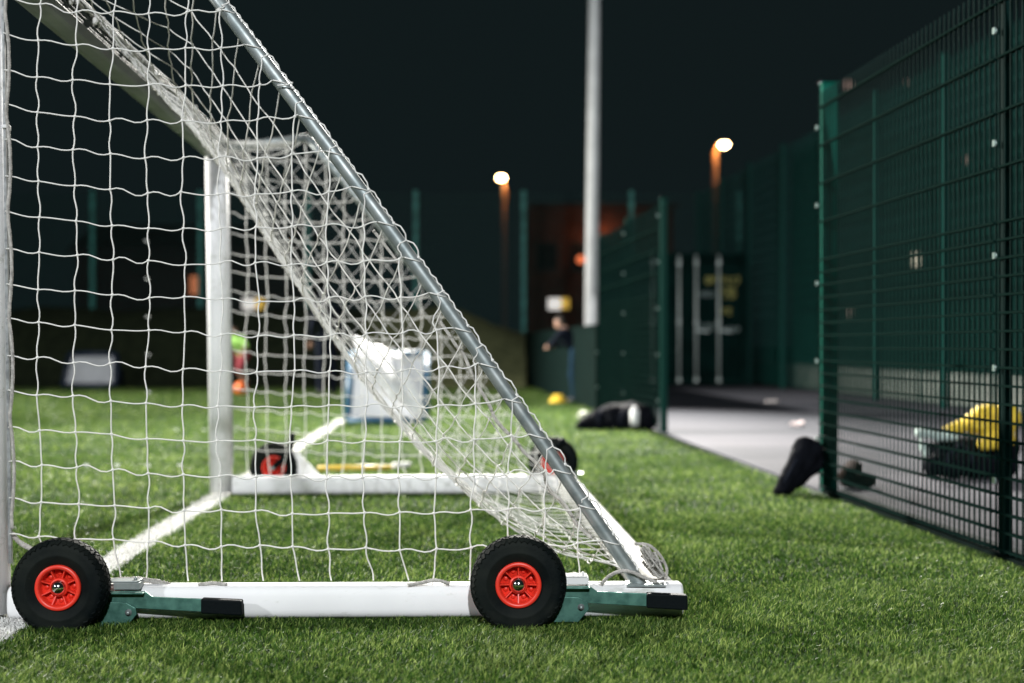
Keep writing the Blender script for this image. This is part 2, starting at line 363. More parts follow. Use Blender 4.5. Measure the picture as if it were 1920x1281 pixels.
# net track and clips on the posts
def pipe_at(z, pts):
    for a, b in zip(pts[:-1], pts[1:]):
        if b.z <= z <= a.z: return lerp(a, b, (z - a.z) / (b.z - a.z))
    return pts[0] if z > pts[0].z else pts[-1]
for (q, top) in ((A, Atop), (B_, Btop)):
    tr = MB(); k = Vector((.0575, 0, 0)); tr.bar(q + k + Vector((0, .0, .16)), top + k + Vector((0, 0, -.03)), .012, .010); tr.build('net_track', M['track'], goal)
clip0 = None
def net_clip(loc, d=(.022, .016, .010)):
    global clip0
    if clip0 is None:
        mb = MB(); mb.box((0, 0, 0), d); mb.box((d[0] * .45, 0, -d[2] * .45), (d[0] * .35, d[1], d[2] * 1.6))
        clip0 = mb.build('net_clip', M['white'], goal, bevel=.002); c = clip0
        c.matrix_parent_inverse = PINV[goal.name]
    else: c = copy_part(clip0, goal)
    c.location = loc; return c
for v in (238, 357, 487, 775, 905, 986): 
    z = H - (v - HV) / F * 4.0; net_clip((A.x + LEAN * z / ZT + .062, 3.995, z))
for z in (.4, .7, 1.0, 1.3, 1.6): net_clip((B_.x + LEAN * z / ZT + .073, 7.3, z))
for u in (340, 455, 570, 690, 808, 1075): net_clip(P(u, 1096, 4.02))
for u in (520, 600, 690, 780, 870): net_clip(P(u, 893, 7.33))

# ---- twine nets
def wavy(a, b, sag, n=5, side=0.0, skew=0.0):
    d = b - a; o = []
    for i in range(n + 1):
        t = i / n; s = math.sin(math.pi * t)
        o.append(a + d * t + Vector((side * math.sin(2 * math.pi * t), 0, -sag * s + skew * math.sin(2 * math.pi * t))))
    return o
KN = .0046
def side_net(name, px0, py, pipe, rad, z0, near, xs, sides, knot=True):
    mb = MB(); rows = [z0 + .1 * k for k in range(17)]
    ylin = lambda x: py + (x - A.x) * .022 - .012
    nodes = {}
    lim = lambda z: pipe_at(z, pipe).x
    ztop = pipe[0].z
    def drop(x, z):
        wdt = max(.15, lim(min(z, ztop)) - px0); f = (x - px0) / wdt
        if f > 1: f = 1
        return -.032 * math.sin(math.pi * min(1, f * .95)) * min(1, wdt / .8) - .026 * f
    for k, z in enumerate(rows):
        prev = Vector((px0 + LEAN * z / ZT + .062, ylin(px0), z + random.uniform(-.004, .004)))
        j = 0; line = [prev]; first = True; seq = [prev]
        if z > ztop: continue
        for j, x in enumerate(xs):
            zz_ = z + drop(x, z)
            if x + .012 > lim(zz_): break
            nd = Vector((x + .005 * math.sin(k * .9 + j * .35) + random.uniform(-.004, .004), ylin(x) + random.uniform(-.006, .006), zz_ + random.uniform(-.005, .005)))
            nodes[(k, j)] = nd; seq.append(nd)
        e = pipe_at(z + drop(lim(z), z), pipe); 
        # wrap the string round the stanchion
        ring = [Vector((e.x + (PIPE_R + .004) * math.cos(t) * 1.1, e.y + (PIPE_R + .004) * math.sin(t), e.z - .35 * (PIPE_R) * math.cos(t))) for t in np.linspace(-math.pi * .85, math.pi * .45, 9)]
        for a, b in zip(seq[:-1], seq[1:]):
            mb.tube(wavy(a, b, random.uniform(-.001, .006), 6, skew=random.choice((.001, .003, .005, .0075)) * random.uniform(.7, 1.2)), rad, sides, False)
        mb.tube(wavy(seq[-1], ring[0], random.uniform(-.004, .012), 5) + ring, rad, sides, False)
    nr = len(rows)
    for j, x in enumerate(xs):
        ks = sorted(k for (k, jj) in nodes if jj == j)
        if not ks: continue
        bot = Vector((x + random.uniform(-.02, .03), ylin(x) + .025, .106)); a = bot
        for k in ks:
            b = nodes[(k, j)]
            if k == ks[0] and ks[0] > 0: a = b; continue
            mb.tube(wavy(a, b, 0, 6, side=random.uniform(-.0045, .0045)), rad, sides, False); a = b
        zt = None
        for zq in np.arange(a.z, ztop, .004):
            if pipe_at(zq, pipe).x < a.x + .004: zt = zq; break
        if zt is not None and zt - a.z > .01:
            e = pipe_at(zt, pipe); mb.tube(wavy(a, e + Vector((0, -PIPE_R - .002, 0)), 0, 5, side=random.uniform(-.012, .012)) + [e + Vector((PIPE_R * .9, -PIPE_R * .5, .01))], rad, sides, False)
        elif zt is None:
            mb.tube(wavy(a, Vector((a.x, ylin(x) + .02, ztop)), 0, 5, side=.004), rad, sides, False)
    if knot:
        for nd in nodes.values():
            mb.ball(nd, KN, 6, (1.15, 1, 1.0))
    return mb
xs_near = [P(75 + 67.6 * j, 0, 4.0).x for j in range(30)]
nn = side_net('side_net', A.x, 4.0, npipe, .0021, .247, True, xs_near, 6)
# border twine that loops along the outside of the stanchion
prev = None
for i in range(36):
    t = (i + .3) / 36; e = lerp(Q1, Q0, t) + Vector((.012, 0, .012)) * math.sin(math.pi * t) + Vector((PIPE_R + .001, -.006, .004))
    if prev is not None:
        mid = (prev + e) / 2 + Vector((random.uniform(.0, .010), random.uniform(-.01, .01), random.uniform(.0, .006))) * random.choice((.3, .6, 1.3))
        nn.tube([prev, lerp(prev, mid, .6) + Vector((.003, 0, .004)), mid, lerp(mid, e, .5) + Vector((.002, 0, .004)), e], .0024, 5, False)
        if i % 2: nn.ball(e, .0055, 6)
    prev = e
# stray twine end
e = P(520, 160, 4.0); nn.tube([e, P(535, 160, 4.0), P(547, 156, 3.99)], .0023, 5); nn.ball(P(547, 156, 3.99), .004, 6)
nn.build('side_net', M['twine'], goal)
fpipe = bent(S1, S0, .012)
xs_far = [P(462 + 36.3 * j, 0, 7.3).x for j in range(24)]
side_net('side_net', B_.x, 7.32, fpipe, .0028, .25, False, xs_far, 4, True).build('side_net', M['twine'], goal)
# roof and back net: slung from the crossbar, tied to both stanchions, dragged in by its own weight
NS, NT = 32, 27
def poly_at(pl, t):
    ls = [0]
    for a, b in zip(pl[:-1], pl[1:]): ls.append(ls[-1] + (b - a).length)
    d = t * ls[-1]
    for i in range(len(pl) - 1):
        if d <= ls[i + 1] or i == len(pl) - 2:
            return lerp(pl[i], pl[i + 1], (d - ls[i]) / max(1e-9, ls[i + 1] - ls[i]))
profF = [(0, 1.79), (.07, 1.66), (.15, 1.50), (.27, 1.30), (.41, 1.07), (.59, .80), (.80, .54), (1.02, .32), (1.24, .17), (1.44, .105), (1.60, .085), (1.755, .09)]
profN = [(0, 1.80), (.14, 1.70), (.28, 1.57), (.41, 1.39), (.55, 1.15), (.71, .89), (.89, .62), (1.10, .36), (1.30, .18), (1.48, .09), (1.62, .07), (1.755, .08)]
def back_point(s, t):
    cb = lerp(cb0 + Vector((.03, .04, .03)), cb1 + Vector((.05, -.04, .03)), s)
    near_e = [cb0 + Vector((.03, 0.04, .03)), Q1 + Vector((0, .0, .0))] + [p + Vector((0, .012, 0)) for p in npipe[1:]] + [Q0 + Vector((0, .03, 0))]
    far_e = [cb1 + Vector((.05, -.04, .03)), S1] + [p + Vector((0, -.012, 0)) for p in fpipe[1:]] + [S0 + Vector((0, 0, 0))]
    e = lerp(poly_at(near_e, t), poly_at(far_e, t), s)
    depth = lerp(Cn.x - A.x, D_.x - B_.x, s) / 1.82
    kk = min(1, max(0, (s - .25) / .6)); pl = [Vector((cb.x + lerp(d0, d1, kk) * depth, cb.y, lerp(z0, z1, kk) if d0 > 0 else cb.z)) for (d0, z0), (d1, z1) in zip(profN, profF)]
    m = poly_at(pl, t)
    # slack rolls: shallow swells between the ties
    k = abs(2 * s - 1); wgt = 1 - k ** (5.0 if s < .5 else 3.4)
    p = lerp(e, m, wgt)
    p.y = lerp(lerp(near_e[0].y, far_e[0].y, s), p.y, .5)
    p.y += .05 * math.sin(5 * t + 7 * s) * wgt; p.x += .02 * math.sin(11 * s + 6 * t) * wgt; p.z += .012 * math.sin(17 * s + 9 * t) * wgt
    return p
bn = MB(); BN = {}
for i in range(NS + 1):
    for j in range(NT + 1):
        q = back_point(i / NS, j / NT)
        if 0 < i < NS and 0 < j < NT: q += Vector((random.uniform(-.005, .005), random.uniform(-.008, .008), random.uniform(-.005, .005)))
        q.z = max(q.z, .03); BN[(i, j)] = q
for i in range(NS + 1):
    for j in range(NT):
        bn.tube(wavy(BN[(i, j)], BN[(i, j + 1)], random.uniform(0, .004), 4, side=random.uniform(-.003, .003)), .0021, 4, False)
for j in range(NT + 1):
    for i in range(NS):
        bn.tube(wavy(BN[(i, j)], BN[(i + 1, j)], random.uniform(.004, .014), 4, side=random.uniform(-.004, .004)), .0021, 4, False)
for q in BN.values(): bn.ball(q, .0038, 6)
for k in range(11):
    o_ = Vector((0, random.uniform(-.05, .03), random.uniform(-.035, .03))); sg = random.uniform(-.03, .06)
    bn.tube([lerp(cb1 + Vector((.04, -.05, .02)), S1, i / 10) + o_ * math.sin(math.pi * (i / 10) ** .6) + Vector((0, 0, -sg * math.sin(math.pi * i / 10) + random.uniform(-.006, .006))) for i in range(11)], .0034, 4, False)
bn.build('back_net', M['twine'], goal)
# tie knots along the crossbar
tk = MB()
for i in range(30):
    s = i / 29; c = lerp(cb0 + Vector((.035, .0, .035)), cb1 + Vector((.045, -.02, .03)), s)
    for _ in range(3): tk.ball(c + Vector((random.uniform(-.012, .02), random.uniform(-.03, .03), random.uniform(-.03, .012))), random.uniform(.008, .015), 6)
pp = [lerp(cb0 + Vector((.04, .0, .03)), cb1 + Vector((.05, -.02, .03)), i / 60) + Vector((random.uniform(-.006, .008), 0, random.uniform(-.012, .006))) for i in range(61)]
tk.tube(pp, .006, 6)
tk.build('net_ties', M['twine'], goal)
def rope(mb, path, r=.0065, pitch=.022, n=5):
    """three-strand laid rope"""
    path = [Vector(p) for p in path]; dense = []
    # Catmull-Rom
    for i in range(len(path) - 1):
        p0 = path[max(0, i - 1)]; p1 = path[i]; p2 = path[i + 1]; p3 = path[min(len(path) - 1, i + 2)]
        k = max(3, int((p2 - p1).length / .006))
        for a in range(k):
            t = a / k
            dense.append(.5 * ((2 * p1) + (p2 - p0) * t + (2 * p0 - 5 * p1 + 4 * p2 - p3) * t * t + (3 * p1 - p0 - 3 * p2 + p3) * t ** 3))
    dense.append(path[-1]); L = 0
    st = [[], [], []]
    for i, p in enumerate(dense):
        if i: L += (p - dense[i - 1]).length
        t = (dense[min(i + 1, len(dense) - 1)] - dense[max(0, i - 1)]).normalized()
        a = t.cross(Vector((0, 1, 0)));  a = a.normalized() if a.length > 1e-5 else Vector((1, 0, 0)); b = t.cross(a)
        for k in range(3):
            ph = L / pitch * 2 * math.pi + k * 2.094
            st[k].append(p + (a * math.cos(ph) + b * math.sin(ph)) * r * .55)
    for k in range(3): mb.tube(st[k], r * .56, n, True)
def pxs(l, Y): return [P(u, v, Y + (y[0] if y else 0)) for (u, v, *y) in l]
def lash(path, r, n=5):
    rp = MB(); rope(rp, path, r, n=n); rp.build('lashing_rope', M['rope'], goal)
lash(pxs([(700, 432), (718, 455), (735, 477), (750, 495)], 4.07), .005)
lash(pxs([(822, 598), (838, 622), (855, 648), (868, 662), (880, 690), (893, 716), (903, 735), (918, 760), (928, 785), (945, 805), (962, 822), (985, 850), (1005, 868), (1020, 886), (1024, 905), (1036, 925), (1052, 938), (1065, 955), (1083, 985), (1110, 1010)], 4.075), .0058)
lash([Vector((A.x + LEAN * z / ZT + .068 + (.010 * abs(math.sin(z * 11))), 3.985, z)) for z in np.linspace(.26, 1.78, 40)], .0055)
lash(pxs([(22, 1000), (36, 1016), (55, 1028), (80, 1040), (110, 1062), (160, 1082), (205, 1088), (255, 1086), (300, 1092), (318, 1098)], 4.01), .008)
lash(pxs([(372, 1097), (400, 1094), (425, 1097)], 3.99), .006)
lash(pxs([(765, 1097), (795, 1092), (820, 1088), (842, 1095)], 3.99), .006)
lash(pxs([(1063, 1082), (1078, 1076), (1090, 1085), (1102, 1094)], 4.0), .007)
lash(pxs([(1128, 1095), (1140, 1082), (1160, 1072), (1185, 1073), (1205, 1082), (1230, 1092)], 4.0), .006)
for k in range(8):
    pts_ = []
    for i in range(7):
        q = lerp(Vector((1205, 1030, 0)), Vector((1244, 1082, 0)), random.random()) + Vector((random.uniform(-12, 12), random.uniform(-14, 10), 0))
        pts_.append(P(q.x, q.y, 4.03 + random.uniform(-.02, .05)))
    for q in pts_: q.z = max(q.z, .107)
    lash(pts_, random.uniform(.0025, .0045), n=4)
lash(pxs([(1190, 1020), (1215, 1022), (1238, 1042), (1250, 1066), (1248, 1086)], 4.06), .005)

# ---- wheels
WR = .131; WWID = .078
def wheel_parts():
    out = {}
    t = MB(); hw = WWID / 2
    prof_t = [(.060, -hw * .62), (.066, -hw * .80), (.085, -hw * .98), (.088, -hw * 1.03), (.091, -hw * .99), (.105, -hw * .99), (.117, -hw * .93), (.1255, -hw * .70), (.1292, -hw * .3), (.130, 0)]
    prof_t = prof_t + [(r, -y) for r, y in reversed(prof_t[:-1])]
    t.lathe(prof_t, 72)
    n = 46                                       # tread blocks
    for i in range(n):
        a = 2 * math.pi * i / n
        for (off, y, r, ln_, wd, dp, tilt) in ((0, -hw * .80, .1210, .0110, .015, .0062, -.62), (.5, -hw * .40, .1275, .0105, .014, .0055, -.2), (0, 0, .1290, .0105, .014, .0050, 0), (.5, hw * .40, .1275, .0105, .014, .0055, .2), (0, hw * .80, .1210, .0110, .015, .0062, .62)):
            aa = a + off * 2 * math.pi / n
            Rm = Matrix.Rotation(-aa, 3, 'Y') @ Matrix.Rotation(tilt, 3, 'Z') @ Matrix.Rotation(.5 * (1 if i % 2 else -1), 3, 'X')
            t.box((r * math.cos(aa), y, r * math.sin(aa)), (dp, wd, ln_), Rm)
    out['tyre'] = t.mesh('tyre')
    rm = MB(); y = hw * .62
    for sgn in (-1, 1):
        pr = [(.0615, sgn * y * .8), (.0625, sgn * (y + .008)), (.0605, sgn * (y + .012)), (.0535, sgn * (y + .012)), (.0505, sgn * (y + .009)), (.0490, sgn * (y - .004)), (.048, sgn * .004), (.0, sgn * .004)]
        rm.lathe(pr, 56)
        rm.lathe([(.0, sgn * (y + .001)), (.0235, sgn * (y + .001)), (.025, sgn * (y - .002)), (.0255, sgn * .005)], 32)
        for k in range(8):
            a = k * math.pi / 4 + math.pi / 8 * 0
            Rm = Matrix.Rotation(-a, 3, 'Y')
            rm.prism([Rm @ Vector((.022, sgn * .004, -.0016)), Rm @ Vector((.0485, sgn * .004, -.0016)), Rm @ Vector((.0495, sgn * (y + .003), -.0016)), Rm @ Vector((.023, sgn * (y - .004), -.0016))], Rm @ Vector((0, 0, .0032)))
            a2 = a + math.pi / 8
            rm.ball((.037 * math.cos(a2), sgn * .006, .037 * math.sin(a2)), .0065, 10, (1, .5, 1))
    out['rim'] = rm.mesh('rim')
    hb = MB(); hp_ = [(.0, (y + .019)), (.006, (y + .0185)), (.012, (y + .0155)), (.0185, (y + .010)), (.0205, (y + .003))]
    hb.lathe(hp_ + [(r, -q) for r, q in reversed(hp_)], 32)
    out['hub_cap'] = hb.mesh('hub_cap')
    out['tyre'].materials.append(M['tyre']); out['rim'].materials.append(M['rim']); out['hub_cap'].materials.append(M['chrome'])
    return out
WP = wheel_parts()
def wheel(loc, rot):
    w_ = bpy.data.objects.new('wheel', WP['tyre']); C.objects.link(w_); w_.parent = goal
    w_.matrix_parent_inverse = PINV[goal.name]; w_.location = loc; w_.rotation_euler = (0, rot, 0)
    for k in ('rim', 'hub_cap'):
        c = bpy.data.objects.new(k, WP[k]); C.objects.link(c); c.parent = w_
    return w_
YW = 3.875
wl = [P(115, 1099, YW), P(972, 1094, YW)]
for q, ro in zip(wl, (.35, 0.0)): wheel(q, ro)
fw = [P(515, 876, 7.47), P(1037, 866, 7.47)]
for q in fw: wheel(q, .2)
# lifting levers beside the near wheels
K = 3.93 / F
def lever(wc, drop):
    o = lambda dx, dy, y: Vector((wc.x + (dx - (12 if drop and dx > 140 else 0)) * K, y, wc.z - (dy + drop) * K))
    lv = MB()
    lv.prism([o(20, 16, 3.925), o(146, 16, 3.925), o(160, 26, 3.925), o(326, 33, 3.925), o(326, 58, 3.925), o(95, 46, 3.925), o(20, 46, 3.925)], (0, .007, 0))
    lv.prism([o(20, 16, 3.918), o(146, 16, 3.918), o(146, 19, 3.918), o(20, 19, 3.918)], (0, -.016, 0))
    l = lv.build('lift_lever', M['zinc'], goal, bevel=.0015)
    g = MB(); g.prism([o(252, 28.5, 3.912), o(328, 32, 3.912), o(329, 60, 3.912), o(252, 56, 3.912)], (0, .032, 0)); gg = g.build('grip', M['grip'], l, bevel=.004)
    b = MB(); b.prism([o(60, 34, 3.914), o(112, 36, 3.914), o(130, 46, 3.914), o(132, 58, 3.914), o(112, 82, 3.914), o(60, 82, 3.914)], (0, .006, 0))
    bb = b.build('lever_bracket', M['zinc'], goal, bevel=.0012)
    n = MB(); c = o(117, 54, 3.907)
    n.lathe([(0, -.004), (.004, -.0045), (.0055, -.002), (.0058, .004), (.0095, .0045), (.0098, .008)], 12, Matrix.Translation(c)); n.build('bolt', M['galv'], bb)
    tp = MB(); tp.box(o(108, 8, 3.965), (.072, .05, .020)); tp.box(o(100, 0, 3.965), (.088, .055, .005)); tp.ball(o(122, -4, 3.96), .006, 8); tp.build('axle_housing', M['galv'] if drop == 0 else M['white'], goal, bevel=.002)
    ax = MB(); ax.tube([Vector((wc.x, YW, wc.z)), Vector((wc.x, 3.96, wc.z))], .01, 12); ax.build('axle', M['galv'], goal)
lever(wl[0], 0); lever(wl[1], -5)
for q, (gu, gv, hu, hv) in zip(fw, ((543, 850, 549, 812), (1033, 845, 1060, 824))):
    lv = MB(); lv.bar(q + Vector((.0, -.05, .0)), P(gu, gv, 7.42), .01, .03); l = lv.build('lift_lever', M['grip'], goal)
    g = MB(); g.tube([P(gu, gv, 7.42), P(hu, hv, 7.42)], .016, 10); g.build('grip', M['grip'], l)
sp = MB(); sp.prism([P(543, 845, 7.44), P(560, 848, 7.44), P(600, 892, 7.44), P(560, 894, 7.44)], (0, .008, 0)); sp.build('lever_stay', M['white'], goal)
for q in fw:
    ax = MB(); ax.tube([Vector((q.x, 7.38, q.z)), Vector((q.x, 7.47, q.z))], .01, 8); ax.build('axle', M['galv'], goal)

# ------------------------------------------------------------------ FENCES
def panel_mesh(name, L, z0, z1, dx=.05, wr=.003, low=.066, low_top=1.2, high=.2, hr=.004):
    """twin-wire mesh panel along +X, from 0 to L"""
    mb = MB(); n = int(L / dx)
    for i in range(n + 1): 
        x = L * i / n; mb.box((x, 0, (z0 + z1) / 2), (wr * 2, wr * 2, z1 - z0))
    z = z0 + .012
    while z < z1:
        for s in (-1, 1): mb.box((L / 2, s * (wr + hr), z), (L, hr * 2 * .9, hr * 2))
        z += low if z < low_top else high
    me = mb.mesh(name); return me
_pm = {}
def fence(label, a, b, npan, z0, z1, post, postw, name='mesh_fence', dx=.05, low=.066, low_top=1.2, high=.2, wr=.003, hr=.004, clips=True, ends=(True, True), posth=.05, endw=None, clip_r=.007, pmat=None, wmat=None):
    a = Vector(a); b = Vector(b); d = b - a; L = d.length / npan; ang = math.atan2(d.y, d.x)
    t = thing(name, label, 'fence', a, local=True, rotz=ang)
    key = (wmat, round(L, 3), z0, z1, dx, low, low_top, high, wr, hr); me = _pm.get(key)
    if me is None:
        me = panel_mesh('mesh_panel', L - post * .6, z0, z1, dx, wr, low, low_top, high, hr); me.materials.append(wmat or M['fencewire']); me.materials.append(wmat or M['fencebar_shade'])
        for p_ in me.polygons:
            vz = [me.vertices[k].co.z for k in p_.vertices]
            if max(vz) - min(vz) < .05 and (max(me.vertices[k].co.x for k in p_.vertices) - min(me.vertices[k].co.x for k in p_.vertices) > .1 or abs(p_.normal.x) > .9): p_.material_index = 1
        _pm[key] = me
    for i in range(npan):
        o = bpy.data.objects.new('mesh_panel', me); C.objects.link(o); o.parent = t; o.location = (i * L + post * .3, 0, 0)
    pms = {}
    for i in range(npan + 1):
        if (i == 0 and not ends[0]) or (i == npan and not ends[1]): continue
        wd = (endw if endw and i == npan else postw)
        if wd not in pms:
            mb = MB(); mb.box((0, 0, (z1 + posth) / 2), (post, wd, z1 + posth)); mb.box((0, 0, z1 + posth + .004), (post + .012, wd + .012, .010))
            pms[wd] = mb.mesh('post'); pms[wd].materials.append(M['fence'] if (endw and wd == endw and pmat is not M['fencedark']) else (pmat or M['fence']))
        o = bpy.data.objects.new('post', pms[wd]); C.objects.link(o); o.parent = t; o.location = (i * L, -wd * .5 - .012, 0)
        bv = o.modifiers.new('bevel', 'BEVEL'); bv.width = .004; bv.segments = 1
        if clips:
            mbc = MB()
            for k in range(int(z1 / .41) + 1):
                z = .28 + k * .41
                if z < z1 + .03:
                    if 'c' not in pms:
                        cm = MB(); cm.ball((0, 0, 0), clip_r, 8, (1, 1, 1.4)); cm.box((0, .006, 0), (clip_r * 3, .005, clip_r * 3.2)); pms['c'] = cm.mesh('clip'); pms['c'].materials.append(M['clip'])
                    c = bpy.data.objects.new('clip', pms['c']); C.objects.link(c); c.parent = o; c.location = (0, wd * .5 + .020, z); 
    return t
fa = Vector((fx(2.6), 2.6, 0))
# near fence: from past the camera to the end post of the opening (a -> b runs away from the camera)
fence('green mesh fence panels on the right, ending at the broad post beside the opening', (fx(5.19) + .0 - FENCE_S * -2.31 * 0 + (fx(2.88) - fx(5.19)), 2.88, 0), (fx(7.5), 7.5, 0), 2, .02, 2.10, .05, .035, ends=(False, True), endw=.084, pmat=M['fencewire'])
fence('green mesh gate leaf folded back flat behind the nearest fence panel at the right edge', (fx(2.9) + .10, 2.9, 0), (fx(5.12) + .10, 5.12, 0), 1, .06, 2.06, .04, .04, name='mesh_gate', ends=(True, True), clips=False, wmat=M['fencedark'])['category'] = 'gate'
fence('green mesh fence beyond the opening, running from the tall post towards the floodlight mast', (fx(12.6) + .02, 12.6, 0), (fx(16.7), 16.7, 0), 2, .02, 2.02, .06, .06, endw=.06, pmat=M['fencedark'])
# low boarded barrier past it
bt = thing('pitch_barrier', 'low dark green boarded barrier at the pitch side below the floodlight mast', 'barrier', (fx(16.8), 16.8, 0))
ba = Vector((fx(16.8), 16.8, 0)); bb_ = Vector((.27, 27.6, 0))
for i in range(4):
    p0 = lerp(ba, bb_, i / 4); p1 = lerp(ba, bb_, (i + 1) / 4); mb = MB(); mb.bar(p0 + Vector((0, 0, .49)), p1 + Vector((0, 0, .49)), .03, .95); mb.build('board', M['board'], bt)
for i in range(5):
    p0 = lerp(ba, bb_, i / 4) + Vector((.05, 0, 0)); mb = MB(); mb.box(p0 + Vector((0, 0, .5)), (.06, .06, 1.0)); mb.build('post', M['board'], bt)
mb = MB(); mb.bar(ba + Vector((0, 0, .99)), bb_ + Vector((0, 0, .99)), .05, .05); mb.build('top_rail', M['board'], bt)
fence('tall green mesh fence across the far end behind the grass bank', P(-228, 0, 33).xy.to_3d(), P(1385, 0, 33).xy.to_3d(), 8, .05, 4.28, .10, .10, dx=.05, low=.2, low_top=.1, high=.2, wr=.0035, hr=.006, clips=False, pmat=M['fencepale'], wmat=M['fencefar'])
tf0 = P(1312, 0, 32.6).xy.to_3d(); tf1 = Vector((5.95, 7.0, 0))
fence('tall green mesh fence running behind the shipping container on the far side of the pavement', tf0, tf1, 10, .05, 4.25, .08, .08, pmat=M['fencefar'], wmat=M['fencefar'], dx=.05, low=.066, low_top=1.2, high=.2, wr=.003, hr=.004, clips=False)
# low concrete wall outside that fence
lw_ = MB(); a_ = Vector((5.15, 31, 0)); b_ = Vector((6.35, 8, 0))
lw_.bar(a_ + Vector((0, 0, .2)), b_ + Vector((0, 0, .2)), .15, .40)
tag(lw_.build('low_wall', M['concrete'], bevel=.01), 'low pale concrete wall along the foot of the tall fence past the pavement', 'wall')

# ------------------------------------------------------------------ floodlight mast
mt = thing('floodlight_mast', 'tall pale steel floodlight mast standing behind the low barrier', 'floodlight', (*MAST, 0))
mx_, my_ = MAST
MB().tube([(mx_ - .01, my_, 0), (mx_ + .03, my_, 4), (mx_ + .08, my_, 9.3)], [.115, .105, .085], 20).build('pole', M['mast'], mt)
MB().box((mx_ + .9, my_, 9.3), (2.6, .08, .08)).build('crossarm', M['mast'], mt)
for dx in (.1, 1.7):
    mb = MB(); mb.box((mx_ + dx, my_ - .1, 9.45), (.5, .25, .4), Matrix.Rotation(R(-25), 3, 'X')); mb.build('lamp_housing', M['mast'], mt)
MB().box((mx_, my_, .06), (.4, .4, .12)).build('base_plate', M['concrete'], mt)
MB().box((mx_ + .0, my_ - .115, 1.35), (.12, .03, .45)).build('access_door', M['mast'], mt)

# ------------------------------------------------------------------ street lamps
EM = mat('sodium_lens', (1, .8, .5), .4, emit=(1, .62, .28), es=60)
def street_lamp(u, v, Y, side, label, power):
    hp = P(u, v, Y); px = P(u - side * 16, v, Y).x if side > 0 else P(u + 6, v, Y).x
    t = thing('street_lamp', label, 'street lamp', (px, Y, 0), group='street lamps behind the fence')
    mb = MB(); n = 16
    dx = hp.x - px
    arc = [(px, Y, 0), (px, Y, hp.z * .5), (px, Y, hp.z - .35)] + [(px + dx * .8 * (1 - math.cos(a)), Y - .0, hp.z - .35 + .42 * math.sin(a)) for a in np.linspace(.2, 1.57, 6)]
    mb.tube(arc, [.11, .10, .09] + [.06] * 6, 12); mb.build('column', M['lampmetal'], t)
    hs = MB(); hs.ball(hp + Vector((0, 0, .06)), .22, 14, (1, 1.1, .38)); hd = hs.build('lamp_head', M['lampmetal'], t)
    ls = MB(); ls.ball(hp + Vector((0, -.08, -.02)), .17, 16, (1, 1.2, .6)); ls.build('lens', EM, hd)
    l = bpy.data.lights.new('street_lamp_light', 'SPOT'); l.spot_size = R(125); l.spot_blend = .5; l.energy = power; l.color = (1, .26, .04); l.shadow_soft_size = .2
    o = bpy.data.objects.new('street_lamp_light', l); C.objects.link(o); o.location = hp + Vector(((px - hp.x) * .6, -.15, -.02)); o.parent = t; o.matrix_parent_inverse = PINV[t.name]
street_lamp(940, 333, 58, -1, 'lit orange street lamp behind the far fence, head turned left', 620)
street_lamp(1357, 271, 50, 1, 'lit orange street lamp above the tall side fence, head turned right', 620)

# ------------------------------------------------------------------ buildings behind
def lit(name, col, es): return mat(name, (.5, .45, .4), .4, emit=col, es=es)
WIN_O = lit('lit_window_orange', (1, .30, .10), .55); WIN_W = lit('lit_window_white', (1, .88, .66), 1.1); WIN_P = lit('lit_window_pink', (1, .62, .52), .35)
LAMP_O = lit('wall_lamp_glow', (1, .20, .06), 1.2); DARKGLASS = mat('dark_glass', (.01, .011, .012), .8, spec=.05)
def window(parent, x, y, z, w_, h_, m, bars=1):
    f = MB(); f.box((x, y, z), (w_ + .12, .06, h_ + .12)); fr = f.build('window', M['render'], parent)
    p_ = MB()
    nb = bars + 1
    for i in range(nb): p_.box((x - w_ / 2 + (i + .5) * w_ / nb, y - .04, z), (w_ / nb - .05, .02, h_))
    p_.build('pane', m, fr)
YB = 66
x0, x1 = P(990, 0, YB).x, P(1262, 0, YB).x
hb_ = thing('brick_house', 'brick house lit orange by street lamps, seen behind the floodlight mast', 'house', ((x0 + x1) / 2, YB, 0))
zt = P(0, 388, YB).z
MB().box(((x0 + x1) / 2, YB + 4, zt / 2), (x1 - x0, 8, zt)).build('wall', M['brick'], hb_)
rf = MB(); rf.prism([(x0 - .3, YB - .3, zt), (x1 + .3, YB - .3, zt), ((x1 + .3), YB + 4, zt + .35), (x0 - .3, YB + 4, zt + .35)], (0, 0, .15)); rf.build('roof', M['render'], hb_)
for i in range(3): window(hb_, x0 + .9 + i * 1.6, YB - .04, 4.9, .9, 1.2, DARKGLASS)
wlp = P(1089, 487, YB - .25); wm = MB(); wm.ball(wlp, .19, 12); tag(wm.build('wall_lamp', LAMP_O), 'small glowing orange wall lamp left of the floodlight mast on the brick house', 'lamp')
l = bpy.data.lights.new('wall_lamp_light', 'POINT'); l.energy = 70; l.color = (1, .32, .11); l.shadow_soft_size = .2
o = bpy.data.objects.new('wall_lamp_light', l); C.objects.link(o); o.location = wlp + Vector((.85, -.45, 1.0))
YD = 70
db = thing('apartment_block', 'dark building with a few lit windows behind the mesh fence at right', 'building', (14, YD, 0))
MB().box((P(1560, 0, YD).x + 8, YD + 5, 5.6), (16, 10, 11.2)).build('wall', M['render'], db)
for (u, v, w_, h_, m, bars) in ((1717, 487, .34, .62, WIN_W, 1), (1593, 586, .26, .40, WIN_P, 1), (1590, 160, .42, .40, WIN_P, 2), (1812, 300, .2, .3, WIN_P, 0), (1700, 155, .15, .2, WIN_P, 0)):
    q = P(u, v, YD - .04); window(db, q.x, YD - .04, q.z, w_, h_, m, bars)
YL = 62
lb_ = thing('terraced_house', 'dark house with one orange lit window far behind the goal net', 'house', (-13, YL, 0))
MB().box((-14, YL + 4, 2.4), (10, 8, 4.8)).build('wall', M['render'], lb_)
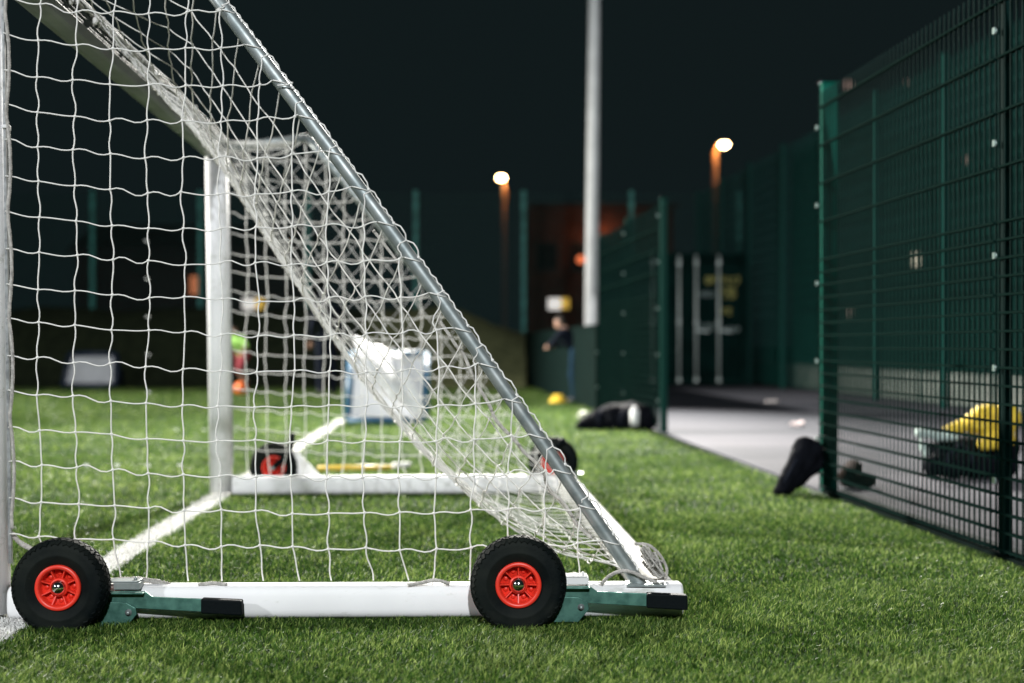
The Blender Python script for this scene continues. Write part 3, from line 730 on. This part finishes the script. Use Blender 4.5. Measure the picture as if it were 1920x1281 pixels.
rf = MB(); rf.prism([(-19.3, YL - .3, 4.8), (-8.7, YL - .3, 4.8), (-8.7, YL + 4, 6.2), (-19.3, YL + 4, 6.2)], (0, 0, .15)); rf.build('roof', M['render'], lb_)
q = P(367, 535, YL - .04); window(lb_, q.x, YL - .04, q.z, .5, .8, WIN_O, 1)

# ------------------------------------------------------------------ notice boards on the far fence
Yf = 32.85
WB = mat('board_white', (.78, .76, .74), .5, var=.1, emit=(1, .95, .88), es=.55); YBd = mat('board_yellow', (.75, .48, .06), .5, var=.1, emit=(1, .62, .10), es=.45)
for (u, lab) in ((474, 'small white and yellow board on the far fence, seen beside the far goal post'), (1047, 'small white and yellow board on the far fence, near the hooded person and mast')):
    q = P(u, 570, Yf); t = thing('notice_board', lab, 'sign', (q.x, Yf, q.z - .16), group='white and yellow boards on the far fence')
    MB().box((q.x - .09, Yf, q.z), (.30, .03, .27)).build('white_panel', WB, t); MB().box((q.x + .155, Yf, q.z + .01), (.19, .03, .25)).build('yellow_panel', YBd, t)

# ------------------------------------------------------------------ shipping container
YC = 26.5
sc_ = thing('shipping_container', 'dark green shipping container with pale door rods and faded yellow lettering', 'container', (3.17, YC, 0))
cx0, cx1, ct = 1.95, 4.39, 2.42
mb = MB(); mb.box(((cx0 + cx1) / 2, YC + 3.1, ct / 2 + .06), (cx1 - cx0 - .06, 6.0, ct - .14)); 
for i in range(22):
    for s in (cx0 + .01, cx1 - .01): mb.box((s, YC + .3 + i * .27, ct / 2 + .06), (.05, .13, ct - .3))
mb.build('body', M['container'], sc_)
fr = MB()
for x in (cx0 + .05, cx1 - .05): fr.box((x, YC + .06, ct / 2 + .05), (.12, .14, ct))
fr.box(((cx0 + cx1) / 2, YC + .06, ct + .0), (cx1 - cx0 - .22, .13, .13)); fr.box(((cx0 + cx1) / 2, YC + .06, .11), (cx1 - cx0 - .22, .13, .14)); fr.build('door_frame', M['container'], sc_)
ds = []
for (xa, xb) in ((cx0 + .12, 3.165), (3.175, cx1 - .12)):
    d = MB(); d.box(((xa + xb) / 2, YC + .06, ct / 2 + .06), (xb - xa, .05, ct - .32))
    for k in range(5): d.box(((xa + xb) / 2, YC + .03, .4 + k * .45), (xb - xa - .1, .03, .2))
    ds.append(d.build('door', M['container'], sc_))
rodm = mat('galvanised_rod', (.50, .56, .54), .5, metal=.3)
for x, dr in ((2.62, 0), (3.11, 0), (3.43, 1), (3.85, 1)):
    r_ = MB(); r_.tube([(x, YC - .03, .10), (x, YC - .03, ct + .03)], .022, 10)
    for z in (.12, ct - .12, 1.2): r_.box((x, YC - .03, z), (.06, .05, .07))
    if x > 3.2: r_.bar((x, YC - .05, 1.05), (x + .24, YC - .05, 1.02), .016, .03)
    r_.build('locking_rod', rodm, ds[dr])
# lettering: rows of small painted characters, unreadable in the photograph
LY = mat('yellow_lettering', (.30, .28, .06), .6); LWm = mat('white_lettering', (.20, .26, .25), .6)
def glyphs(x0, x1, z, h, m):
    g = MB(); x = x0
    while x < x1:
        wd = h * .55; st = h * .16
        k = random.randint(0, 4)
        if k != 1: g.box((x, YC + .002, z), (st, .012, h))
        if k != 2: g.box((x + wd * .5, YC + .001, z + h * .42), (wd * .8, .012, st))
        if k != 3: g.box((x + wd * .5, YC + .0015, z - h * .42), (wd * .8, .012, st))
        if k in (0, 3, 4): g.box((x + wd * .5, YC + .0005, z), (wd * .7, .012, st))
        if k in (1, 2, 4): g.box((x + wd * .95, YC + .0025, z + h * .1), (st, .012, h * .8))
        x += wd * 1.5
    g.build('lettering', m, ds[1])
glyphs(3.62, 3.78, 1.98, .14, LY); glyphs(3.92, 4.22, 1.98, .14, LY); glyphs(3.92, 4.12, 1.78, .12, LY); glyphs(3.92, 4.12, 1.40, .13, LY)
glyphs(3.5, 3.75, 1.72, .09, LWm); glyphs(3.5, 3.8, 1.12, .10, LWm); glyphs(3.95, 4.2, 1.06, .10, LWm); glyphs(3.95, 4.15, 1.68, .08, LY)

# ------------------------------------------------------------------ soft things: remeshed blobs
def soft(name, caps, m, parent=None, voxel=.012, smooth=4, label=None, disp=0, dscale=.1):
    """tapered capsules fused by a voxel remesh into one continuous surface"""
    mb = MB()
    for (a, b, ra, rb) in caps:
        a = Vector(a); b = Vector(b)
        if (b - a).length < 1e-6: mb.ball(a, ra, 14); continue
        d = (b - a).normalized(); pts_ = []; rs = []
        for k in range(5):
            t = math.pi / 2 * (1 - k / 4); pts_.append(a - d * ra * math.sin(t)); rs.append(max(1e-4, ra * math.cos(t)))
        for k in range(5):
            t = math.pi / 2 * k / 4; pts_.append(b + d * rb * math.sin(t)); rs.append(max(1e-4, rb * math.cos(t)))
        mb.tube(pts_, rs, 14, True)
    o = mb.build(name, m, parent, label=label)
    r_ = o.modifiers.new('remesh', 'REMESH'); r_.mode = 'VOXEL'; r_.voxel_size = voxel; r_.use_smooth_shade = True
    if smooth: s_ = o.modifiers.new('smooth', 'SMOOTH'); s_.iterations = smooth; s_.factor = .5
    if disp:
        tx = bpy.data.textures.new(name + '_folds', 'CLOUDS'); tx.noise_scale = dscale
        d_ = o.modifiers.new('folds', 'DISPLACE'); d_.texture = tx; d_.strength = disp; d_.mid_level = .5
    return o
# people -----------------------------------------------------------
SKIN = mat('skin', (.42, .24, .17), .55, var=.1, scale=20)
def person(label, loc, rotz, hgt, pose, cols, hood=False, bib=None):
    t = thing('person', label, 'person', loc, local=True, rotz=rotz); t.scale = (hgt / 1.7,) * 3
    J = {k: Vector(v) for k, v in pose.items()}
    def limb(a, b, ra, rb): return (J[a], J[b], ra, rb)
    hd = J['head']; f = (J['face'] - hd).normalized(); side = f.cross(Vector((0, 0, 1))).normalized(); up = side.cross(f)
    body = [(hd + up * .02, hd + f * .02 - up * .045, .092, .07), (J['neck'], hd - up * .05, .052, .05), limb('chest', 'neck', .12, .06),
            (J['chest'] + (J['shl'] - J['chest']) * .5, J['chest'] + (J['shr'] - J['chest']) * .5, .10, .10), limb('hips', 'chest', .12, .115),
            limb('shl', 'ell', .05, .04), limb('ell', 'wrl', .04, .028), limb('shr', 'elr', .05, .04), limb('elr', 'wrr', .04, .028),
            limb('hipl', 'knl', .082, .055), limb('knl', 'anl', .055, .036), limb('hipr', 'knr', .082, .055), limb('knr', 'anr', .055, .036),
            (J['hipl'], J['hipr'], .085, .085),
            (hd + f * .085 + up * .0, hd + f * .105 - up * .03, .010, .016), (hd + side * .088 - up * .01, hd + side * .09 - up * .04, .014, .010), (hd - side * .088 - up * .01, hd - side * .09 - up * .04, .014, .010)]
    for sgn, el, wr_ in ((1, 'ell', 'wrl'), (-1, 'elr', 'wrr')):
        d = (J[wr_] - J[el]).normalized(); sd = d.cross(Vector((0, 1, 0)));  sd = sd.normalized() if sd.length > .1 else Vector((1, 0, 0))
        body.append((J[wr_], J[wr_] + d * .075, .026, .034))
        for k, (o_, ln_) in enumerate(((-.028, .07), (-.010, .085), (.010, .08), (.027, .062))):
            b0 = J[wr_] + d * .08 + sd * o_; body.append((b0, b0 + d * ln_ * .5, .010, .009)); body.append((b0 + d * ln_ * .5, b0 + d * ln_ + Vector((0, .02, 0)), .009, .008))
        body.append((J[wr_] + d * .03 + sd * .025, J[wr_] + d * .075 + sd * .055, .011, .009))
    soft('body', body, SKIN, t, .009, 3)
    e = MB()
    for s in (-1, 1): e.ball(hd + f * .086 + side * s * .033 + up * .012, .011, 8)
    e.build('eyes', mat('eye', (.03, .025, .02), .2), t)
    m_top, m_bot, m_hair, m_shoe = cols
    sleeve = .6 if bib == 'short' else 1
    top = [limb('hips', 'chest', .135, .135), (J['chest'], J['neck'] - Vector((0, 0, .03)), .135, .075), (J['chest'] + (J['shl'] - J['chest']) * .6, J['chest'] + (J['shr'] - J['chest']) * .6, .115, .115),
           limb('shl', 'ell', .066, .058), limb('shr', 'elr', .066, .058)]
    if bib != 'short': top += [(J['ell'], lerp(J['ell'], J['wrl'], .93), .055, .04), (J['elr'], lerp(J['elr'], J['wrr'], .93), .055, .04)]
    soft('top', top, m_top, t, .014, 4, disp=.02, dscale=.12)
    k = .75 if bib == 'short' else 1
    bot = [(J['hipl'], J['hipr'], .105, .105), (J['hips'], J['hips'] - Vector((0, 0, .04)), .13, .12), limb('hipl', 'knl', .10, .075), limb('hipr', 'knr', .10, .075)]
    if bib != 'short': bot += [limb('knl', 'anl', .072, .055), limb('knr', 'anr', .072, .055)]
    soft('shorts' if bib == 'short' else 'trousers', bot, m_bot, t, .014, 4, disp=.015, dscale=.12)
    if hood:
        soft('hood', [(hd + up * .025 - f * .02, hd - up * .06 - f * .025, .112, .105), (hd - up * .06 - f * .03, J['neck'] - f * .03, .10, .10)], m_top, t, .014, 4)
    else:
        soft('hair', [(hd + up * .045 - f * .012, hd + up * .03 - f * .05, .088, .075), (hd - f * .05 + up * .02, hd - f * .055 - up * .06, .072, .05)], m_hair, t, .011, 3)
    for an in ('anl', 'anr'):
        sh = [(J[an] - Vector((0, 0, .04)) - f * .03, J[an] - Vector((0, 0, .055)) + Vector((f.x, f.y, 0)).normalized() * .15, .042, .038)]
        soft('shoe', sh, m_shoe, t, .012, 3)
    return t
STAND = dict(head=(0, .02, 1.60), face=(0, 1, 1.58), neck=(0, 0, 1.46), chest=(0, 0, 1.26), hips=(0, 0, .98), shl=(-.18, 0, 1.38), shr=(.18, 0, 1.38), ell=(-.25, -.02, 1.10), elr=(.25, -.02, 1.10), wrl=(-.24, .12, .88), wrr=(.24, .12, .88),
             hipl=(-.09, 0, .92), hipr=(.09, 0, .92), knl=(-.10, .04, .50), knr=(.10, .03, .50), anl=(-.11, 0, .09), anr=(.11, 0, .09))
PLAY = dict(STAND); PLAY.update(head=(0, .34, 1.44), face=(0, 1.2, 1.0), neck=(0, .22, 1.34), chest=(0, .14, 1.16), hips=(0, -.02, .92), shl=(-.18, .2, 1.26), shr=(.18, .16, 1.28), ell=(-.34, .28, 1.06), elr=(.32, .0, 1.06), wrl=(-.38, .46, .92), wrr=(.42, -.14, .90),
             hipl=(-.09, -.02, .88), hipr=(.09, -.02, .88), knl=(-.10, .24, .54), knr=(.10, .02, .48), anl=(-.11, .06, .12), anr=(.11, -.30, .22))
LEANP = dict(STAND); LEANP.update(head=(0, .30, 1.44), face=(0, 1.2, 1.2), neck=(0, .20, 1.34), chest=(0, .12, 1.16), hips=(0, -.06, .94), shl=(-.18, .17, 1.26), shr=(.18, .17, 1.26), ell=(-.26, .32, 1.06), elr=(.26, .32, 1.06), wrl=(-.12, .46, 1.02), wrr=(.12, .46, 1.02),
             hipl=(-.09, -.06, .90), hipr=(.09, -.06, .90), knl=(-.10, -.02, .49), knr=(.10, .10, .50), anl=(-.11, -.06, .09), anr=(.11, -.02, .09))
BIBM = mat('lime_bib', (.38, .72, .16), .7, var=.15, scale=9); REDM = mat('red_shorts', (.30, .03, .045), .7); HAIR = mat('dark_hair', (.02, .014, .01), .7, var=.5, scale=40); SHOE = mat('dark_shoe', (.015, .015, .018), .5)
JEANS = mat('blue_jeans', (.006, .022, .042), .9, spec=.1, var=.25)
person('person in a lime bib and red shorts bending over the orange ball beyond the goal', G(455, 734), R(150), 1.20, PLAY, (BIBM, REDM, HAIR, SHOE), bib='short')
person('person in dark navy tracksuit standing beyond the net, back turned', G(613, 741), R(20), 1.62, STAND, (M['navy'], M['navy'], HAIR, SHOE), hood=True)
person('person in a dark hooded top and blue jeans leaning forward by the barrier', G(1077, 754), R(60), 1.27, LEANP, (M['navy'], JEANS, HAIR, SHOE), hood=False)

# orange ball --------------------------------------------------------
OB = mat('orange_ball', (.85, .17, .03), .4, var=.2, scale=20)
bp = G(452, 741); ob = MB(); ob.ball(bp + Vector((0, 0, .105)), .105, 24); tag(ob.build('ball', OB), 'bright orange football on the grass beside the far goal post', 'ball')

# rebound boards --------------------------------------------------
BLUE = mat('blue_frame', (.012, .10, .20), .45, var=.2); NAVYF = mat('navy_frame', (.015, .028, .055), .5, var=.2); PAN = mat('grey_panel', (.70, .71, .74), .7, var=.2, scale=3); PANW = mat('white_panel', (.78, .78, .82), .7, var=.06, scale=3)
def rebounder(label, u0, u1, vt, vb, mframe, mpan, tilt, fw_=.055, inset=0.0):
    g0 = G(u0, vb); g1 = G(u1, vb); Y = g0.y; wd = g1.x - g0.x; hh = (vb - vt) / F * Y
    t = thing('rebound_board', label, 'rebound board', ((g0.x + g1.x) / 2, Y, 0), local=True, group='rebound boards on the grass')
    T = Vector((0, math.sin(tilt), math.cos(tilt))); hh /= math.cos(tilt)
    lt = Vector((-wd / 2, 0, .0)); rt_ = Vector((wd / 2, 0, .0)); lt2 = lt + T * hh + Vector((inset, 0, 0)); rt2 = rt_ + T * hh - Vector((inset, 0, 0))
    mb = MB(); r_ = fw_ / 2; o_ = Vector((0, 0, r_)); 
    mb.tube([lt + o_, rt_ + o_], r_, 12); mb.tube([lt2, rt2], r_, 12); mb.tube([lt + o_, lt2], r_, 12); mb.tube([rt_ + o_, rt2], r_, 12)
    mb.build('frame', mframe, t)
    p_ = MB(); a = .02
    p_.prism([lt + Vector((r_ * .8, .01, r_ * 2)), rt_ + Vector((-r_ * .8, .01, r_ * 2)), rt2 + Vector((-r_ * .8, .01, -r_ * .6)), lt2 + Vector((r_ * .8, .01, -r_ * .6))], (0, .015, 0)); p_.build('panel', mpan, t)
    lg = MB()
    for q in (lt2, rt2): lg.tube([q, Vector((q.x, q.y + hh * .55, r_))], r_ * .7, 10)
    lg.tube([Vector((lt2.x, lt2.y + hh * .55, r_)), Vector((rt2.x, rt2.y + hh * .55, r_))], r_ * .7, 10)
    lg.build('rear_stay', mframe, t)
    return t
rebounder('grey rebound board in a navy frame near the far edge of the pitch', 118, 216, 664, 729, NAVYF, PAN, R(22), .10, .05)
wb = rebounder('white rebound board with blue frame standing behind the goal net', 652, 795, 664, 795, BLUE, PANW, R(25), .07)
# white sheet flung over its top edge
WS = mat('white_sheet', (.80, .80, .83), .8, var=.05)
q = G(652, 795).y
sh = MB(); nx, nz = 14, 14
vs = []
for i in range(nx + 1):
    for j in range(nz + 1):
        s, t = i / nx, j / nz
        lo = Vector((lerp(P(700, 0, q).x, P(800, 0, q).x, s), q - .06, H - (lerp(715, 782, s) - HV) / F * q))
        hi = Vector((lerp(P(655, 0, q).x, P(752, 0, q).x, s), q + .30, H - (lerp(632, 668, s) - HV) / F * q))
        p = lerp(lo, hi, t); p.y += .03 * math.sin(9 * s + 3 * t) - .08 * math.sin(math.pi * t); p.z += .012 * math.sin(14 * s); vs.append(p)
sh.add(vs, [(i * (nz + 1) + j, (i + 1) * (nz + 1) + j, (i + 1) * (nz + 1) + j + 1, i * (nz + 1) + j + 1) for i in range(nx) for j in range(nz)], True)
so = sh.build('sheet', WS); sd_ = so.modifiers.new('thickness', 'SOLIDIFY'); sd_.thickness = .008
tag(so, 'white cloth sheet draped over the top of the blue framed rebound board', 'sheet')

# yellow pole lying behind the far bar
YP = mat('yellow_pole', (.72, .48, .05), .45)
pl = MB(); pl.tube([G(595, 886) + Vector((0, 0, .025)), G(735, 884) + Vector((0, 0, .025))], .016, 12); 
tag(pl.build('training_pole', YP), 'yellow training pole lying on the grass behind the far side bar', 'pole')
pl = MB(); pl.tube([G(735, 883) + Vector((0, .05, .03)), G(768, 882) + Vector((0, .05, .03))], .018, 12); 
tag(pl.build('training_pole', M['white']), 'short white pole lying at the end of the yellow pole', 'pole')

# kit heap by the fence end ------------------------------------------
q0 = G(1150, 806); s_ = q0.y / F
def at(du, dv, dy=0): return Vector((q0.x + (du - 1150) * s_, q0.y + dy, max(.0, H - (dv - HV) * s_)))
soft('kit_bag', [(at(1090, 798), at(1150, 785), .05, .14), (at(1150, 786), at(1205, 786), .14, .13), (at(1120, 790, .1), at(1190, 782, .15), .10, .13)], M['black'], None, .014, 3, disp=.05, dscale=.12)
tag(bpy.data.objects['kit_bag'], 'black kit bag slumped on the grass at the foot of the fence', 'bag')
_kb = bpy.data.objects['kit_bag']
for a_ in (1128, 1168):
    mb = MB(); mb.tube([at(a_ - 6, 800, -.15), at(a_ - 8, 782, -.17), at(a_, 766, -.08), at(a_ + 4, 768, .04)], .012, 6, True, squash=.4); mb.build('strap', M['navy'], _kb)
cl = soft('jacket', [(at(1120, 776, -.05), at(1150, 768), .04, .05), (at(1150, 768), at(1180, 772), .05, .05), (at(1185, 768), at(1205, 772), .06, .05)], mat('grey_jacket', (.016, .016, .024), .95, spec=.02, var=.5, scale=15), None, .012, 2, disp=.05, dscale=.06)
tag(cl, 'grey crumpled jacket lying on top of the black kit bag', 'jacket')
bt_ = MB(); c = at(1187, 778, -.17); bt_.tube([c + Vector((0, 0, -.09)), c + Vector((0, 0, .05)), c + Vector((0, 0, .06)), c + Vector((0, 0, .09))], [.04, .04, .018, .018], 14); tag(bt_.build('bottle', M['white']), 'white drinks bottle standing against the black kit bag', 'bottle')
cp = MB(); c = G(1094, 789); cp.ball(c + Vector((0, 0, .05)), .06, 14, (1, 1, .8)); tag(cp.build('ball', mat('cream_ball', (.34, .35, .28), .6)), 'small pale ball on the grass left of the black kit bag', 'ball')
# marker cones
def cone(u, v, m, label, rad=.115, hgt=.075):
    c = G(u, v); mb = MB(); mb.lathe([(rad, 0), (rad, .008), (rad * .95, .012), (rad * .45, hgt), (rad * .38, hgt), (rad * .38, hgt - .006), (rad * .9, .006), (rad, 0)], 24, Matrix.Translation(c + Vector((0, 0, .02))) @ Matrix.Rotation(R(90), 4, 'X'))
    tag(mb.build('marker_cone', m), label, 'marker cone')
cone(1047, 757, YP, 'yellow marker cone on the grass in front of the barrier', .13, .10)
def scrap(u, v, w_, m, label, cat='litter', name='paper_scrap', hh=.05):
    c = G(u, v); mb = MB()
    vs = []
    for i in range(6):
        for j in range(5):
            vs.append(c + Vector(((i / 5 - .5) * w_, (j / 4 - .5) * w_ * 1.2, .008 + hh * (.5 + .5 * math.sin(i * 2.1 + j * 1.3)) * (.4 + random.random() * .6))))
    mb.add(vs, [(i * 5 + j, (i + 1) * 5 + j, (i + 1) * 5 + j + 1, i * 5 + j + 1) for i in range(5) for j in range(4)], True)
    o = mb.build(name, m); o.modifiers.new('thickness', 'SOLIDIFY').thickness = .004; tag(o, label, cat)
PAP = mat('paper', (.7, .64, .64), .8, var=.15, scale=20)
scrap(1449, 756, .17, PAP, 'white crumpled paper on the pavement in front of the container')
scrap(1495, 800, .13, mat('pinkish_paper', (.42, .34, .34), .8), 'dull pink paper scrap on the pavement nearer the end post')

# black board bag leaning on the end post ------------------------------
Yb = 7.32
bg_ = soft('kit_bag', [(P(1462, 921, Yb - .06), P(1508, 838, Yb + .1), .035, .055), (P(1478, 915, Yb), P(1525, 842, Yb + .12), .04, .055), (P(1495, 905, Yb + .05), P(1535, 862, Yb + .14), .035, .05), (P(1490, 842, Yb + .1), P(1500, 828, Yb + .1), .02, .02), (P(1500, 828, Yb + .1), P(1518, 826, Yb + .1), .02, .02)], M['black'], None, .010, 3, disp=.02, dscale=.08)
tag(bg_, 'flat black bag propped against the broad end post of the near fence', 'bag')
mb = MB(); mb.tube([P(1470, 905, Yb - .075), P(1488, 872, Yb - .02), P(1506, 842, Yb + .045)], .006, 6); mb.build('zip', M['navy'], bg_)
# bag with yellow bibs behind the near fence ---------------------------
Yy = 8.3
hb2 = soft('holdall', [(P(1752, 872, Yy), P(1880, 872, Yy), .07, .09), (P(1750, 850, Yy + .1), P(1880, 840, Yy + .1), .07, .10), (P(1770, 830, Yy), P(1880, 850, Yy), .04, .07)], M['black'], None, .014, 3, disp=.03, dscale=.1)
tag(hb2, 'black open holdall on the pavement behind the near fence', 'bag')
mb = MB(); mb.tube([P(1775, 885, Yy - .09), P(1782, 850, Yy - .10), P(1800, 832, Yy - .06), P(1822, 850, Yy - .10), P(1830, 886, Yy - .09)], .012, 6, True, squash=.5); mb.build('strap', M['navy'], hb2)
YBIB = mat('yellow_bib', (.80, .60, .06), .7, col2=(.62, .42, .03), scale=9)
yb = soft('bibs', [(P(1790, 805, Yy - .08), P(1850, 775, Yy - .06), .03, .06), (P(1830, 795, Yy - .1), P(1885, 785, Yy - .06), .06, .09), (P(1850, 830, Yy - .12), P(1880, 820, Yy - .08), .05, .07), (P(1772, 803, Yy - .08), P(1800, 795, Yy - .08), .014, .02)], YBIB, None, .012, 3, disp=.04, dscale=.07)
tag(yb, 'heap of yellow bibs spilling out of the black holdall', 'bibs')
tw = soft('towel', [(P(1725, 812, Yy - .08), P(1790, 822, Yy - .1), .028, .022), (P(1728, 830, Yy - .1), P(1735, 852, Yy - .12), .02, .02)], mat('pale_towel', (.5, .62, .58), .85, var=.2), None, .010, 2, disp=.03, dscale=.05)
tag(tw, 'pale green towel hanging over the left side of the holdall', 'towel')
tr = soft('trainer', [(G(1588, 915) + Vector((0, 0, .06)), G(1600, 908) + Vector((0, 0, .09)), .05, .05), (G(1588, 915) + Vector((0, 0, .04)), G(1612, 915) + Vector((0.05, 0, .04)), .04, .04)], mat('brown_shoe', (.035, .02, .017), .9, spec=.05), None, .010, 2)
tag(tr, 'dark brown trainer on the pavement just behind the end post', 'shoe')
